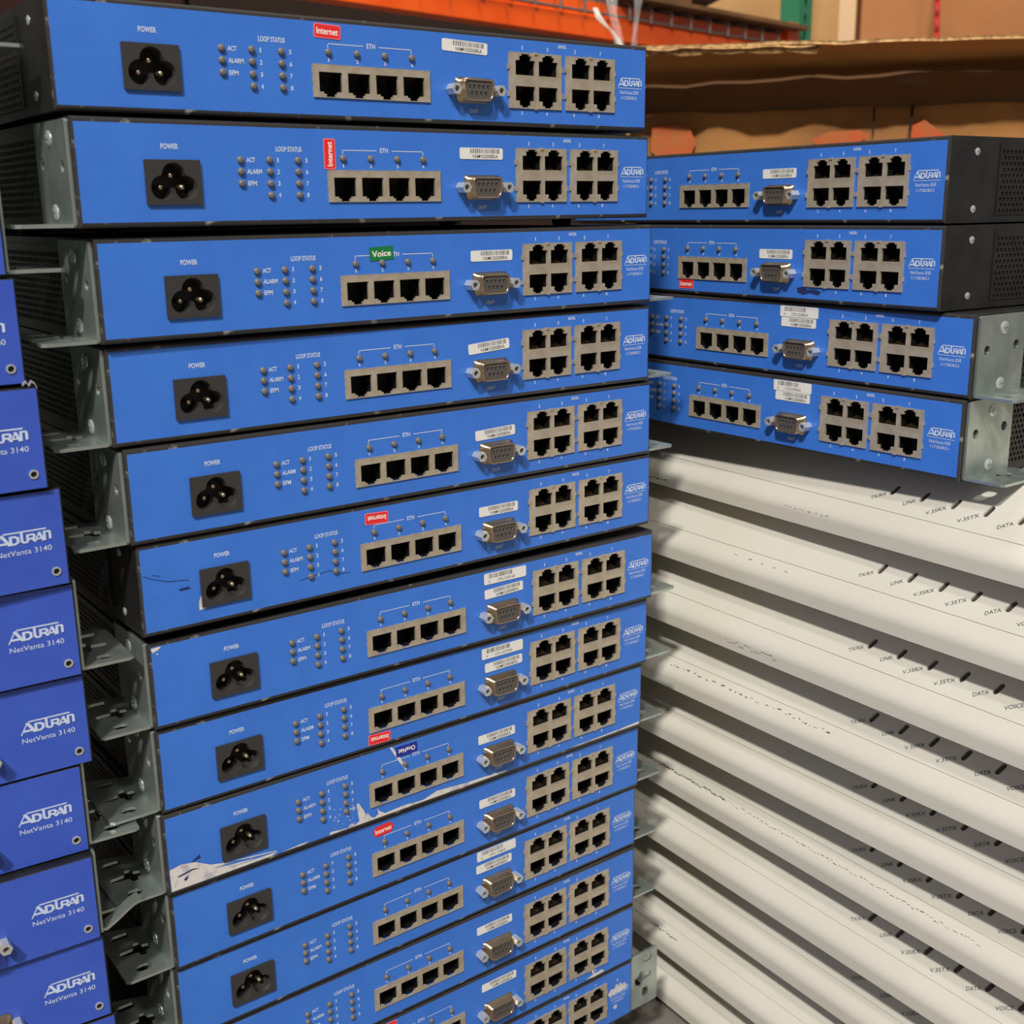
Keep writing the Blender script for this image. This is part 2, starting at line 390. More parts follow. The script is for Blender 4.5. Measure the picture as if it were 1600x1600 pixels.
    T('NetVanta 838', 307.2, 22.5, 13.2, 1.9, 0.004); T('1172838G1', 307.2, 25.4, 11.4, 1.7, 0.004); bar(299.2,316.2,20.15,20.45); done('model_lettering')
    mb = MB(); draw_logo(mb, FM, fx(299.3), fz(19.7), 0.0169, 0.0049); ME['logo'] = mb.mesh('brand_logo', PRINT)
    # side bracket (right hand; mirrored for the left)
    build_bracket()

def draw_logo(mb, M, x, y, w, h):
    sx, sy = w/10.25, h/3.85
    cnt = [0]
    def st(pts, t):
        for (a, b) in zip(pts, pts[1:]):
            d = Vector((b[0]-a[0], b[1]-a[1])); L = d.length; d /= L; n = Vector((-d.y, d.x))*t/2; e = d*t*0.32
            q = [(a[0]-e.x-n.x, a[1]-e.y-n.y), (b[0]+e.x-n.x, b[1]+e.y-n.y), (b[0]+e.x+n.x, b[1]+e.y+n.y), (a[0]-e.x+n.x, a[1]-e.y+n.y)]
            cnt[0] += 1; mb.add([(x+px*sx, y+py*sy, cnt[0]*0.000006) for px, py in q], [(0,1,2,3)], 0, M)
    st([(0.05,0.05),(1.35,3.25)], 0.26); st([(1.35,3.25),(2.6,0.55)], 0.62); st([(0.75,1.0),(2.2,1.0)], 0.6)
    st([(1.8,3.6),(9.4,3.6)], 0.42)
    st([(2.9,0.55),(2.9,2.55),(3.7,2.55),(4.25,2.1),(4.25,1.0),(3.7,0.55),(2.6,0.55)], 0.55)
    st([(4.95,3.5),(4.95,1.0),(5.3,0.6),(5.8,0.6),(6.0,1.0),(6.0,2.5),(7.0,2.5),(7.25,2.2),(7.25,1.75),(6.95,1.45),(6.1,1.45)], 0.5)
    st([(6.8,1.4),(7.35,0.6)], 0.55); st([(7.35,0.6),(8.15,2.7)], 0.3); st([(8.15,2.7),(8.85,0.6)], 0.55); st([(7.7,1.1),(8.6,1.1)], 0.45)
    st([(9.1,0.55),(9.1,2.75),(9.9,2.75),(10.1,2.5),(10.1,0.75)], 0.5); st([(8.7,0.6),(9.1,0.6)], 0.5)

def build_bracket():
    t = 0.0015
    # side plate, in (depth, height)
    pl = rrect(0.042, 0.0434, 0.0012, 3, 0.024, 0.0223)
    vs, fs = shape2d([pl, circ(0.0105,0.0255,0.0027), circ(0.0375,0.0270,0.0027)], t)
    mb = MB(); mb.add(vs, fs, 0, Matrix(((0,0,1,t/2),(1,0,0,0),(0,1,0,0),(0,0,0,1))))
    mb.add([(t*0.15,y,z) for y, z in circ(0.0105,0.0255,0.0027)], [tuple(range(16))], 1)
    mb.add([(t*0.15,y,z) for y, z in circ(0.0375,0.0270,0.0027)], [tuple(range(16))], 1)
    # flange, in (out, depth), with oval, cross and slot
    out = [(0.0, 0.0040), (0.0225, 0.0040), (0.0245, 0.0055), (0.0245, 0.0530), (0.0220, 0.0560), (0.0, 0.0480)]
    cross = [(0.0040,0.0265),(0.0065,0.0255),(0.0075,0.0225),(0.0100,0.0225),(0.0110,0.0262),(0.0190,0.0272),(0.0200,0.0290),(0.0190,0.0308),(0.0120,0.0312),(0.0105,0.0350),(0.0080,0.0350),(0.0070,0.0318),(0.0040,0.0310)]
    vs, fs = shape2d([out, capsule(0.0130,0.0122,0.0082,0.0056), cross, capsule(0.0140,0.0455,0.0105,0.0046)], t)
    mb.add(vs, fs, 0, Matrix(((1,0,0,0),(0,1,0,0),(0,0,1,t/2+0.0004),(0,0,0,1))))
    ME['bracket'] = mb.mesh('rack_bracket', [ZINC, DEEP])
    # the ear turned forward
    mb = MB(); mb.add(*shape2d([pl, circ(0.0105,0.0255,0.0027)], t), 0, Matrix(((0,0,1,t/2),(1,0,0,0),(0,1,0,0),(0,0,0,1))))
    ear = rrect(0.0265, 0.0440, 0.0018, 3, 0.0132, 0.0222)
    cr = [(0.0050,0.0190),(0.0080,0.0180),(0.0090,0.0165),(0.0115,0.0170),(0.0120,0.0195),(0.0150,0.0215),(0.0195,0.0222),(0.0205,0.0240),(0.0195,0.0258),(0.0150,0.0252),(0.0120,0.0285),(0.0095,0.0285),(0.0085,0.0255),(0.0050,0.0245)]
    vs, fs = shape2d([ear, capsule(0.0165,0.0375,0.0095,0.0052), cr, capsule(0.0150,0.0105,0.0085,0.0056,PI/2)], t)
    mb.add(vs, fs, 0, Matrix(((1,0,0,0),(0,0,-1,0.003),(0,1,0,0),(0,0,0,1))))
    ME['ear'] = mb.mesh('rack_ear', ZINC)
    # countersunk cross screw
    mb = MB(); mb.lathe((0,0,0), (1,0,0), [(0.0034,0),(0.0034,0.0004),(0.0026,0.0008),(0.0006,0.0010)], 14)
    mb.box(0.0009,0.0012,-0.0017,0.0017,-0.0003,0.0003,1); mb.box(0.0009,0.0012,-0.0003,0.0003,-0.0017,0.0017,1)
    ME['screw'] = mb.mesh('screw', [STEEL, ZINC], False)

build_unit_meshes()

def barcode_mesh(kind, code):
    key = 'label_' + kind + code
    if key in ME: return ME[key]
    rnd = random.Random(code)
    w, h = (0.0272, 0.0056) if kind == 'serial' else (0.0298, 0.0066)
    mb = MB(); mb.add(*shape2d([rrect(w, h, 0.0009, 3)], 0.0001), 0)
    pm = MB(); x = -w*0.26 if kind == 'serial' else -w*0.38; end = w*0.42 if kind == 'serial' else w*0.16
    while x < end:
        b = rnd.choice((0.00022, 0.00022, 0.00045)); pm.add([(x,h*0.02,0.0001),(x+b,h*0.02,0.0001),(x+b,h*0.42,0.0001),(x,h*0.42,0.0001)], [(0,1,2,3)]); x += b + rnd.choice((0.0003, 0.0005))
    Z = Matrix.Translation((0, 0, 0.0001))
    if kind == 'serial': put_text(pm, 'VAMV2000BRA', Z, w*0.08, -h*0.24, w*0.60, h*0.33, 0, 0.004)
    else:
        put_text(pm, code, Z, w*0.02, -h*0.24, w*0.42, h*0.24, 0, 0.0); put_text(pm, 'A', Z, -w*0.38, -h*0.24, w*0.03, h*0.24, 0, 0.012)
    ME[key] = (mb.mesh('barcode_label', LABEL), pm.mesh('barcode_print', INK))
    return ME[key]
def sticker_mesh(text, w, h, r, m, rim):
    key = 'st_%s_%s_%s' % (text, w, r)
    if key in ME: return ME[key]
    mb = MB(); mb.add(*shape2d([rrect(w, h, r, 4)], 0.00012), 0 if not rim else 1)
    if rim: mb.add(*shape2d([rrect(w-0.0008, h-0.0008, r, 4)], 0.00016), 0)
    pm = MB(); put_text(pm, text, Matrix.Translation((0,0,0.0001)), 0, 0, w*0.80, h*0.46, 0, 0.02)
    ME[key] = (mb.mesh('sticker', [m, PINK]), pm.mesh('sticker_lettering', STEXT))
    return ME[key]

def face_child(name, meshes, root, u, v, ang=0.0, label=None, sub='print', y=-0.00022):
    o = obj(name, meshes[0], root, (fxn(u), y, fz(v)), (PI/2, 0, 0), label=label)
    o.rotation_euler = (Matrix.Rotation(PI/2, 3, 'X') @ Matrix.Rotation(ang, 3, 'Z')).to_euler()
    obj(sub, meshes[1], o)
    return o
def patch(name, root, polys, m, label=None, y=-0.0002):
    for p in polys:
        mb = MB(); vs, fs = shape2d([[(fxn(u), fz(v)) for u, v in p]], 0.0)
        mb.add(vs, fs, 0, Matrix(((1,0,0,0),(0,0,-1,y),(0,1,0,0),(0,0,0,1))))
        obj(name, mb.mesh(name, m), root, label=label)
def line_patch(pts, t):
    L = [(u, v - t/2) for u, v in pts]; return L + [(u, v + t/2) for u, v in reversed(pts)]

def make_unit(tr, yaw, gap, label, group, left='', right='', labels=(), sticker=None):
    e = Vector((math.cos(yaw), math.sin(yaw), 0)); p = Vector((tr[0], tr[1], 0)) - e*W/2
    root = obj('network_unit', None, None, (p.x, p.y, tr[2]-HB), (0, 0, yaw), label=label, cat='network device', group=group)
    root.empty_display_size = 0.02
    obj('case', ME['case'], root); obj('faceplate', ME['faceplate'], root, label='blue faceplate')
    obj('vent_grille', ME['vent'], root, (W/2+0.00128, 0, 0), kind='stuff')
    o = obj('vent_grille', ME['vent'], root, (-W/2-0.00128, 0, 0), (0,0,0), (-1,1,1), kind='stuff')
    for x in (-0.135, 0.135):
        for y in (0.045, 0.165): obj('foot', ME['foot'], root, (x, y, 0.0001), scale=(1, 1, gap))
    s = obj('power_inlet', ME['socket'], root, label='black three-pin power inlet')
    for q in ME['pins']: obj('pin', ME['pin'], s, q)
    for (u, v) in ME['leds']: obj('led', ME['led'], root, (fx(u), 0, fz(v)))
    b = obj('ethernet_port_strip', ME['eth'], root, label='metal strip of four network jacks')
    for q in ME['eth_jacks']: obj('jack', ME['jack_up'], b, q)
    for k in range(2):
        b = obj('dsl_port_block', ME['sd'], root, ((SD2[0]-SD1[0])*k, 0, 0), label='metal two by two block of jacks')
        for nm, q in ME['sd_jacks']: obj('jack', ME[nm], b, q)
    c = obj('serial_connector', ME['serial'], root, label='nine-pin serial connector')
    obj('socket_insert', ME['insert'], c)
    for q in ME['standoffs']: obj('standoff', ME['standoff'], c, q)
    for nm, me in ME['lettering']: obj(nm, me, root)
    obj('brand_logo', ME['logo'], root, label='white maker logo')
    for side, how in ((1, right), (-1, left)):
        x = side*(W/2 + 0.00128)
        if how == 'flat':
            k = obj('rack_bracket', ME['bracket'], root, (x, 0, 0), (0,0,0), (side,1,1), label='zinc bracket with slotted flange')
            for (y, z) in ((0.0250,0.0370),(0.0252,0.0068)): obj('screw', ME['screw'], k, (0.0014, y, z))
        elif how == 'ear':
            k = obj('rack_ear', ME['ear'], root, (x, 0, 0), (0,0,0), (side,1,1), label='zinc rack ear facing forward')
            for (y, z) in ((0.0250,0.0370),(0.0252,0.0068)): obj('screw', ME['screw'], k, (0.0014, y, z))
        else:
            for (y, z) in ((0.0240,0.0370),(0.0240,0.0072)): obj('screw', ME['screw'], root, (x, y, z), (0,0,0), (side*0.7,0.6,0.6))
    for (kind, code, u, v, a) in labels:
        face_child('barcode_label', barcode_mesh(kind, code), root, u, v, a, 'white barcode label', 'barcode_print')
    if sticker:
        (text, m, rim, u, v, w, h, r, a, lab) = sticker
        face_child('sticker', sticker_mesh(text, w, h, r, m, rim), root, u, v, a, lab, 'sticker_lettering')
    return root

S = lambda u, v, a=0.0: ('serial', 'v', u, v, R(a))
C = lambda code, u, v, a=0.0: ('config', code, u, v, R(a))
GM = 'blue units in the tall middle stack'
main = [  # tr, yaw, left, right, labels, sticker, label
 ((0.0775,0.6933,0.0846), 36.0, '', '', [S(200.6,5.7,-2)], ('Internet',RED,1,124.4,3.9,0.0138,0.0062,0.0008,R(-2),'red Internet sticker'), 'blue unit topmost of the tall stack, with horizontal red Internet sticker'),
 ((0.0795,0.6971,0.0376), 37.2, 'flat', '', [S(205.2,9.4)], ('Internet',RED,1,117.4,11.0,0.0138,0.0066,0.0008,R(90),'red Internet sticker turned upright'), 'blue unit with red Internet sticker turned on end, second in tall stack'),
 ((0.0828,0.7027,-0.0114), 37.0, 'flat', 'flat', [S(206.7,11.6)], ('Voice',GREEN,0,139.2,8.4,0.0136,0.0066,0.0003,R(3),'green Voice sticker'), 'blue unit with green Voice sticker above its network jacks'),
 ((0.0827,0.7058,-0.0578), 36.6, 'flat', 'flat', [S(204.5,13.2,4)], None, 'stickerless blue unit directly under the one with green Voice sticker'),
 ((0.0845,0.7096,-0.1039), 37.0, 'flat', 'flat', [S(204.9,15.1,2)], None, 'stickerless blue unit in tall stack, fifth from the top'),
 ((0.0852,0.7118,-0.1495), 36.9, '', '', [S(205.5,13.7)], ('Internet',RED,1,126.2,5.6,0.0140,0.0062,0.0008,R(178),'red Internet sticker upside down'), 'blue unit scratched on its left, red Internet sticker upside down at top edge'),
 ((0.0878,0.7128,-0.1989), 36.0, 'flat', 'flat', [C('CFG1229160',207.5,4.6),S(206.4,13.4,2)], None, 'blue unit with two barcode labels and worn top edge, seventh in tall stack'),
 ((0.0855,0.7166,-0.2447), 36.4, 'flat', 'flat', [C('CFG1222963',206.9,5.4),S(207.6,14.2,1)], ('Internet',RED,1,122.0,37.2,0.0140,0.0062,0.0008,R(178),'red Internet sticker upside down'), 'blue unit with two barcode labels and red Internet sticker below its jacks'),
 ((0.0828,0.7186,-0.2902), 36.9, 'flat', 'flat', [S(204.2,14.3)], ('OneNet',NAVY,0,141.0,4.6,0.0140,0.0062,0.0003,R(180),'navy OneNet sticker upside down'), 'blue unit smeared with white paint, navy OneNet sticker upside down'),
 ((0.0818,0.7224,-0.3358), 37.0, 'flat', 'flat', [S(204.8,12.8)], ('Internet',RED,0,124.0,5.3,0.0134,0.0064,0.0030,R(3),'round-ended red Internet sticker'), 'blue unit with round-ended red Internet sticker, under the paint-smeared one'),
 ((0.0803,0.7242,-0.3813), 36.9, 'flat', 'flat', [C('CFG1194842',205.4,3.9),S(203.3,12.5)], None, 'blue unit with two barcode labels low in tall stack, eleventh from the top'),
 ((0.0802,0.7240,-0.4272), 36.4, 'flat', 'flat', [S(203.7,10.3)], None, 'stickerless blue unit low in tall stack, twelfth from the top'),
 ((0.0803,0.7255,-0.4731), 36.3, '', '', [S(206.4,7.9)], ('Internet',RED,1,123.1,3.4,0.0138,0.0062,0.0008,0.0,'red Internet sticker'), 'blue unit low in tall stack with red Internet sticker at the bottom frame edge'),
 ((0.0800,0.7275,-0.5189), 36.4, '', 'ear', [S(204.6,9.5)], None, 'blue unit with forward-facing rack ear and scraped logo'),
 ((0.0690,0.7290,-0.5648), 36.4, '', '', [S(204.6,9.5)], None, 'lowest blue unit of tall stack, set back to the left'),
]
for i, (tr, yaw, l, r, labs, st, lab) in enumerate(main):
    zt = (main[i+1][0][2] - HB + CASE_H) if i+1 < len(main) else FLOOR_Z
    gap = max(0.0006, tr[2]-HB - zt)
    u = make_unit(tr, R(yaw), gap, lab, GM, l, r, labs, st)
    if i == 5:
        patch('scratch', u, [line_patch([(0.6,12.4),(5.6,14.9),(12.2,17.2),(22.4,18.4)], 0.25), line_patch([(5,12.8),(9,13.9)], 0.2), line_patch([(80,30.5),(97,28.6),(104,31.5),(109,31.9)], 0.25), [(17,22),(22,21.6),(23,22.8),(18,23)]], SCUFFB, 'thin dark scratches')
        patch('chip', u, [[(26.6,30),(28.2,27),(28.6,33),(30.5,34.2),(26.4,34.6)]], PAINT, 'whitish chip beside power inlet')
    if i == 8:
        cl = lambda P: [(a, min(b, 40.4)) for a, b in P]
        patch('paint_smear', u, [cl(P) for P in (
            [(0.1,28.2),(6.2,27.0),(13.5,28.3),(21.6,32.8),(34.0,35.6),(22,35.4),(31,36.6),(46.7,38.1),(30,38.2),(58.8,38.9),(55,40.3),(37.5,40.3),(17.1,40.4),(0.4,40.4)],
            [(30,34.4),(44,36.2),(58,38.0),(58.5,38.5),(44,37.0)],
            [(61,40.2),(72.2,39.4),(77.4,39.6),(74.1,40.4)],
            [(89.3,40.4),(90.5,38.7),(101.3,39.9),(103.7,37.9),(105.8,39.6),(108.6,38.2),(107.2,27.9),(108.7,27.2),(111.8,33.1),(113,36),(114,35),(116.1,38.4),(118.2,39.6),(121.0,38.0),(120.2,34),(121.5,36.5),(125.2,39.0),(138.7,38.4),(150.6,39.4),(160.4,36.7),(179.1,38.2),(201.1,38.9),(211.7,39.6),(210.3,40.4)],
            [(261.9,39.9),(282.5,39.7),(302.3,39.4),(320.6,38.6),(320.6,40.4),(267.7,40.4)],
            [(130,0.3),(131.5,0.3),(137,9),(140.5,16.5),(139.6,16.5),(135,9.5)])], PAINT, 'streaky white paint smear')
        patch('scratch', u, [[(11.5,28.2),(13.5,26.4),(15.2,25.6),(16.6,24.6),(16.0,26.0),(16.8,26.8),(14.4,27.2)], [(7,35.5),(9.5,34.2),(9,36),(7.6,37)], [(3.5,33),(12,31.4),(16,32.6),(12,32.2),(5,33.6)]], SCUFFB, 'dark gouges in the paint', y=-0.0003)
        patch('splatter', u, [circ(92+random.random()*16, 25+random.random()*14, 0.2+random.random()*0.4, 6) for _ in range(26)], PAINT, 'white paint specks', y=-0.0003)
    if i == 6:
        patch('chip', u, [[(-0.2,0.5),(5,0.2),(3.5,1.8),(0.5,2.8)], [(2,3.6),(3,3.4),(3.2,4.4)]], PAINT, 'chipped corner')
    if i == 12:
        patch('scratch', u, [[(279.3,39.5),(285.1,38.2),(293.7,37.4),(296,39.8),(288.0,40.3)], [(284,33.5),(286,33.8),(287,38),(285.6,38)]], PAINT, 'white scrape')
    if i == 13:
        patch('scrape', u, [[(300,16.5),(303,13.5),(306,14.5),(308,11),(309,13),(312,11.5),(313,14),(316,13),(317,17),(312,19),(307,18),(302,19.5)], circ(307,29.5,1.8,9), [(308.4,7.5),(309.4,7.5),(309.2,9.5),(308.6,9.5)], [(298,24),(299,22.6),(300,24.4)]], PAINT, 'scraped whitish logo')
    if i == 1:
        pass
m0 = main[7][0]; ya = R(36.6)  # unseen dark box added so the gaps between units stay black
bp = Vector((m0[0], m0[1], 0)) + Vector((-math.sin(ya), math.cos(ya), 0))*0.245 - Vector((math.cos(ya), math.sin(ya), 0))*(W-0.01)
bc = obj('carton', None, None, (bp.x, bp.y, FLOOR_Z), (0,0,ya), label='unseen dark blocker box added behind the tall blue stack', cat='box')
GAP_BLOCK = mat('gap_blocker_black', srgb(34,26,22), 0.9)
mb = MB(); mb.box(0, W+0.02, 0, 0.30, 0, 0.055-FLOOR_Z); obj('box_body', mb.mesh('box_body', GAP_BLOCK), bc)
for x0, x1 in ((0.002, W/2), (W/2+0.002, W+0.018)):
    mb = MB(); mb.box(x0, x1, 0.002, 0.298, 0.055-FLOOR_Z, 0.059-FLOOR_Z); obj('top_flap', mb.mesh('top_flap', GAP_BLOCK), bc)
GR = 'blue units stacked on the off-white devices'
right = [
 ((0.2307,0.6418,0.0327), -56.0, '', '', [S(204.1,13.3)], None, 'topmost blue unit on the off-white stack, bare black vented side'),
 ((0.2293,0.6362,-0.0132), -56.2, '', '', [S(203.6,14.9)], ('Internet',RED,1,123.6,36.0,0.0140,0.0062,0.0008,0.0,'red Internet sticker'), 'blue unit with red Internet sticker under its jacks, on the off-white stack'),
 ((0.2449,0.6240,-0.0589), -54.6, '', 'flat', [C('CFG1208043',203.2,3.4),S(203.1,9.8)], None, 'blue unit with zinc side bracket and two labels, third on off-white stack'),
 ((0.2434,0.6257,-0.1045), -53.9, '', 'flat', [C('CFG1078502',204.3,3.4),S(204.8,9.7)], None, 'blue unit with zinc side bracket resting directly on the off-white stack'),
]
WTOP = -0.1484
for i, (tr, yaw, l, r, labs, st, lab) in enumerate(right):
    zt = (right[i+1][0][2] - HB + CASE_H) if i < 3 else WTOP
    u = make_unit(tr, R(yaw), max(0.0006, tr[2]-HB - zt), lab, GR, l, r, labs, st)
    if i == 1:
        patch('scuff', u, [[(222,34.5),(226,33.6),(230,35.2),(236,34.8),(241,36.0),(239,38),(232,37),(227,38.2),(222.5,37)]], SCUFFB, 'dark scuff below the jacks')

# ------------------------------------------------------------------ blue units of the left stack
LW, LH, LF = 0.21, 0.0437, 0.0425
def build_left_meshes():
    mb = MB()
    def rect(e, y): return [(-LW-e, y, 0.0006-e*0.6), (e, y, 0.0006-e*0.6), (e, y, 0.0006+LF+e*0.6), (-LW-e, y, 0.0006+LF+e*0.6)]
    mb.loft([rect(0,0.0), rect(0.0005,0.0002), rect(0.0010,0.0012), rect(0.0010,0.20)], 0, cap1=True); ME['Lcase'] = mb.mesh('case', BLACK)
    vs, fs = shape2d([[(-LW,0.0006),(0,0.0006),(0,0.0006+LF),(-LW,0.0006+LF)], circ(-0.0049,0.0069,0.0018,14)], 0.0012)
    mb = MB(); mb.add(vs, fs, 0, Matrix(((1,0,0,0),(0,0,-1,0.0006),(0,1,0,0),(0,0,0,1)))); ME['Lface'] = mb.mesh('faceplate', BLUE2)
    vs, fs = shape2d([circ(-0.0049,0.0069,0.0020,16), circ(-0.0049,0.0069,0.0013,16)], 0.0006)
    mb = MB(); mb.add(vs, fs, 0, Matrix(((1,0,0,0),(0,0,-1,-0.0002),(0,1,0,0),(0,0,0,1)))); mb.lathe((-0.0049,-0.0001,0.0069), (0,1,0), [(0.0014,0),(0.0010,0.0014),(0.0004,0.0016)], 12, 1); ME['Lscrew'] = mb.mesh('screw', [STEEL, PLASTIC])
    Lz = lambda v: 0.0006 + LF - v*0.001
    mb = MB(); draw_logo(mb, FM, -0.0288, Lz(22.0), 0.0232, 0.0062); ME['Llogo'] = mb.mesh('brand_logo', PRINT)
    mb = MB(); put_text(mb, 'NetVanta 3140', FM, -0.0172, Lz(25.0), 0.0230, 0.0024, 0, 0.004); ME['Ltext'] = mb.mesh('lettering', PRINT)
    ME['Lser'] = (-0.0420, 0, Lz(29.6))
    ME['Lscr'] = MB().cyl((0,0,0),(0,-0.0046,0),0.0030,0.0026,14).mesh('thumb_screw', BRASS)
build_left_meshes()
GL = 'violet-blue units in the left stack'
left = [  # x, y, yaw, z(top of face), bracket, label
 (-0.2110,0.4850,37.0,0.1085,'flat','violet-blue unit at very top left whose slotted bracket alone shows'),
 (-0.2110,0.4850,37.0,0.0645,'','violet-blue unit at left edge second from top, mostly out of frame'),
 (-0.2050,0.4878,37.5,0.0200,'flat','violet-blue unit at left edge with dark bracket reaching over the gap'),
 (-0.2032,0.4899,37.6,-0.0248,'','violet-blue unit showing only the last logo letter and a screw'),
 (-0.1988,0.4898,36.5,-0.0696,'','violet-blue unit with half its logo in frame and torn film above'),
 (-0.1961,0.4952,37.1,-0.1143,'','violet-blue unit whose whole logo just fits, above the bracketed one'),
 (-0.1966,0.4983,34.4,-0.1587,'flat','violet-blue unit with full logo and straight slotted bracket, centre of left stack'),
 (-0.1975,0.5013,34.2,-0.2032,'','violet-blue unit with scratched logo, between two bracketed ones'),
 (-0.2025,0.4985,32.8,-0.2474,'flat','violet-blue unit with straight bracket just above the bent-bracket unit'),
 (-0.1999,0.4939,33.0,-0.2916,'bent','violet-blue unit with bent bracket and hex nut by the logo'),
 (-0.2000,0.4965,32.0,-0.3360,'','violet-blue unit with brass thumbscrew and hex nut at bottom left'),
 (-0.1990,0.4975,33.0,-0.3804,'','violet-blue unit cut off by the bottom frame edge'),
]
def bent_bracket():
    t = 0.0015; mb = MB()
    mb.box(0, t, 0.003, 0.045, 0.0006, 0.0434)
    prof = [(0.0,0.0008),(0.0035,0.0002),(0.0085,0.0030),(0.0135,0.0064),(0.0172,0.0086),(0.0205,0.0098)]
    loops = []
    for (x, z) in prof:
        loops.append([(x,0.004,z),(x,0.0115,z),(x,0.0115,z+t),(x,0.004,z+t)])
    mb.loft(loops, 0, True, True)
    loops = []
    for (x, z) in [(0.0, -0.0004), (0.0150, -0.0004)]:
        loops.append([(x,0.020,z),(x,0.040,z),(x,0.040,z+t),(x,0.020,z+t)])
    mb.loft(loops, 0, True, True)
    return mb.mesh('rack_bracket', ZINC)
ME['bent'] = bent_bracket()
for i, (x, y, yaw, z, br, lab) in enumerate(left):
    base = z - LF - 0.0006
    root = obj('router_unit', None, None, (x, y, base), (0,0,R(yaw)), label=lab, cat='network device', group=GL)
    obj('case', ME['Lcase'], root); obj('faceplate', ME['Lface'], root); obj('screw', ME['Lscrew'], root)
    obj('brand_logo', ME['Llogo'], root); obj('lettering', ME['Ltext'], root)
    below = (left[i+1][3] + 0.0007) if i+1 < len(left) else base - 0.0010
    g = max(0.0004, base - below)
    for fx_ in (-0.195, -0.015):
        for fy in (0.02, 0.18): obj('foot', ME['foot'], root, (fx_, fy, 0.0004), scale=(0.6, 0.6, g+0.0004))
    if i >= 7:
        c = obj('serial_connector', ME['serial'], root, Vector(ME['Lser']) + Vector((-0.013, 0, 0)) - Vector((fx(203.6), 0, fz(26.1))))
        obj('socket_insert', ME['insert'], c)
        for q in ME['standoffs']: obj('standoff', ME['standoff'], c, q)
    if i == 10: obj('thumb_screw', ME['Lscr'], root, (-0.0515, 0, 0.0006+LF-0.0285), label='brass thumbscrew')
    if br == 'flat':
        k = obj('rack_bracket', ME['bracket'], root, (0.0010, 0, 0), label='zinc bracket with slotted flange')
        for q in ((0.0250,0.0370),(0.0252,0.0068)): obj('screw', ME['screw'], k, (0.0014, q[0], q[1]))
    if br == 'bent': obj('rack_bracket', ME['bent'], root, (0.0010, 0, 0), label='bent zinc bracket')
lb = left[-1][3] - LF - 0.0006 - 0.0011
mb = MB(); mb.box(-0.225, -0.003, 0.004, 0.215, 0, lb - 0.004 - FLOOR_Z)
base_box = obj('carton', None, None, (-0.1990, 0.4975, FLOOR_Z), (0, 0, R(33)), label='brown carton carrying the left stack below the frame', cat='box')
obj('box_body', mb.mesh('box_body', CARDD), base_box)
for x0, x1 in ((-0.224, -0.107), (-0.105, -0.004)):
    mb = MB(); mb.box(x0, x1, 0.005, 0.214, lb - 0.004 - FLOOR_Z, lb - FLOOR_Z); obj('top_flap', mb.mesh('top_flap', CARDD), base_box)
# shred of film on the left stack
mb = MB()
pts = [(0,0),(0.0016,0.0014),(0.0026,-0.0004),(0.0038,0.0014),(0.0050,0.0004),(0.0058,-0.0016)]
loops = []
for k, (a, b) in enumerate(pts):
    loops.append([(a, 0, b), (a, 0.001+0.002*(k % 2), b+0.0004), (a, 0.0012, b+0.0010), (a, 0, b+0.0009)])
mb.loft(loops, 0, True, True)
ra, rb = left[4], left[3]
obj('film_shred', mb.mesh('film_shred', mat('cloudy_film', srgb(150,150,154), 0.3)), None, (ra[0]-0.0042, ra[1]-0.0032, ra[3]+0.0012), (0,0,R(36)), label='torn shred of pale film on a left stack corner', cat='film')

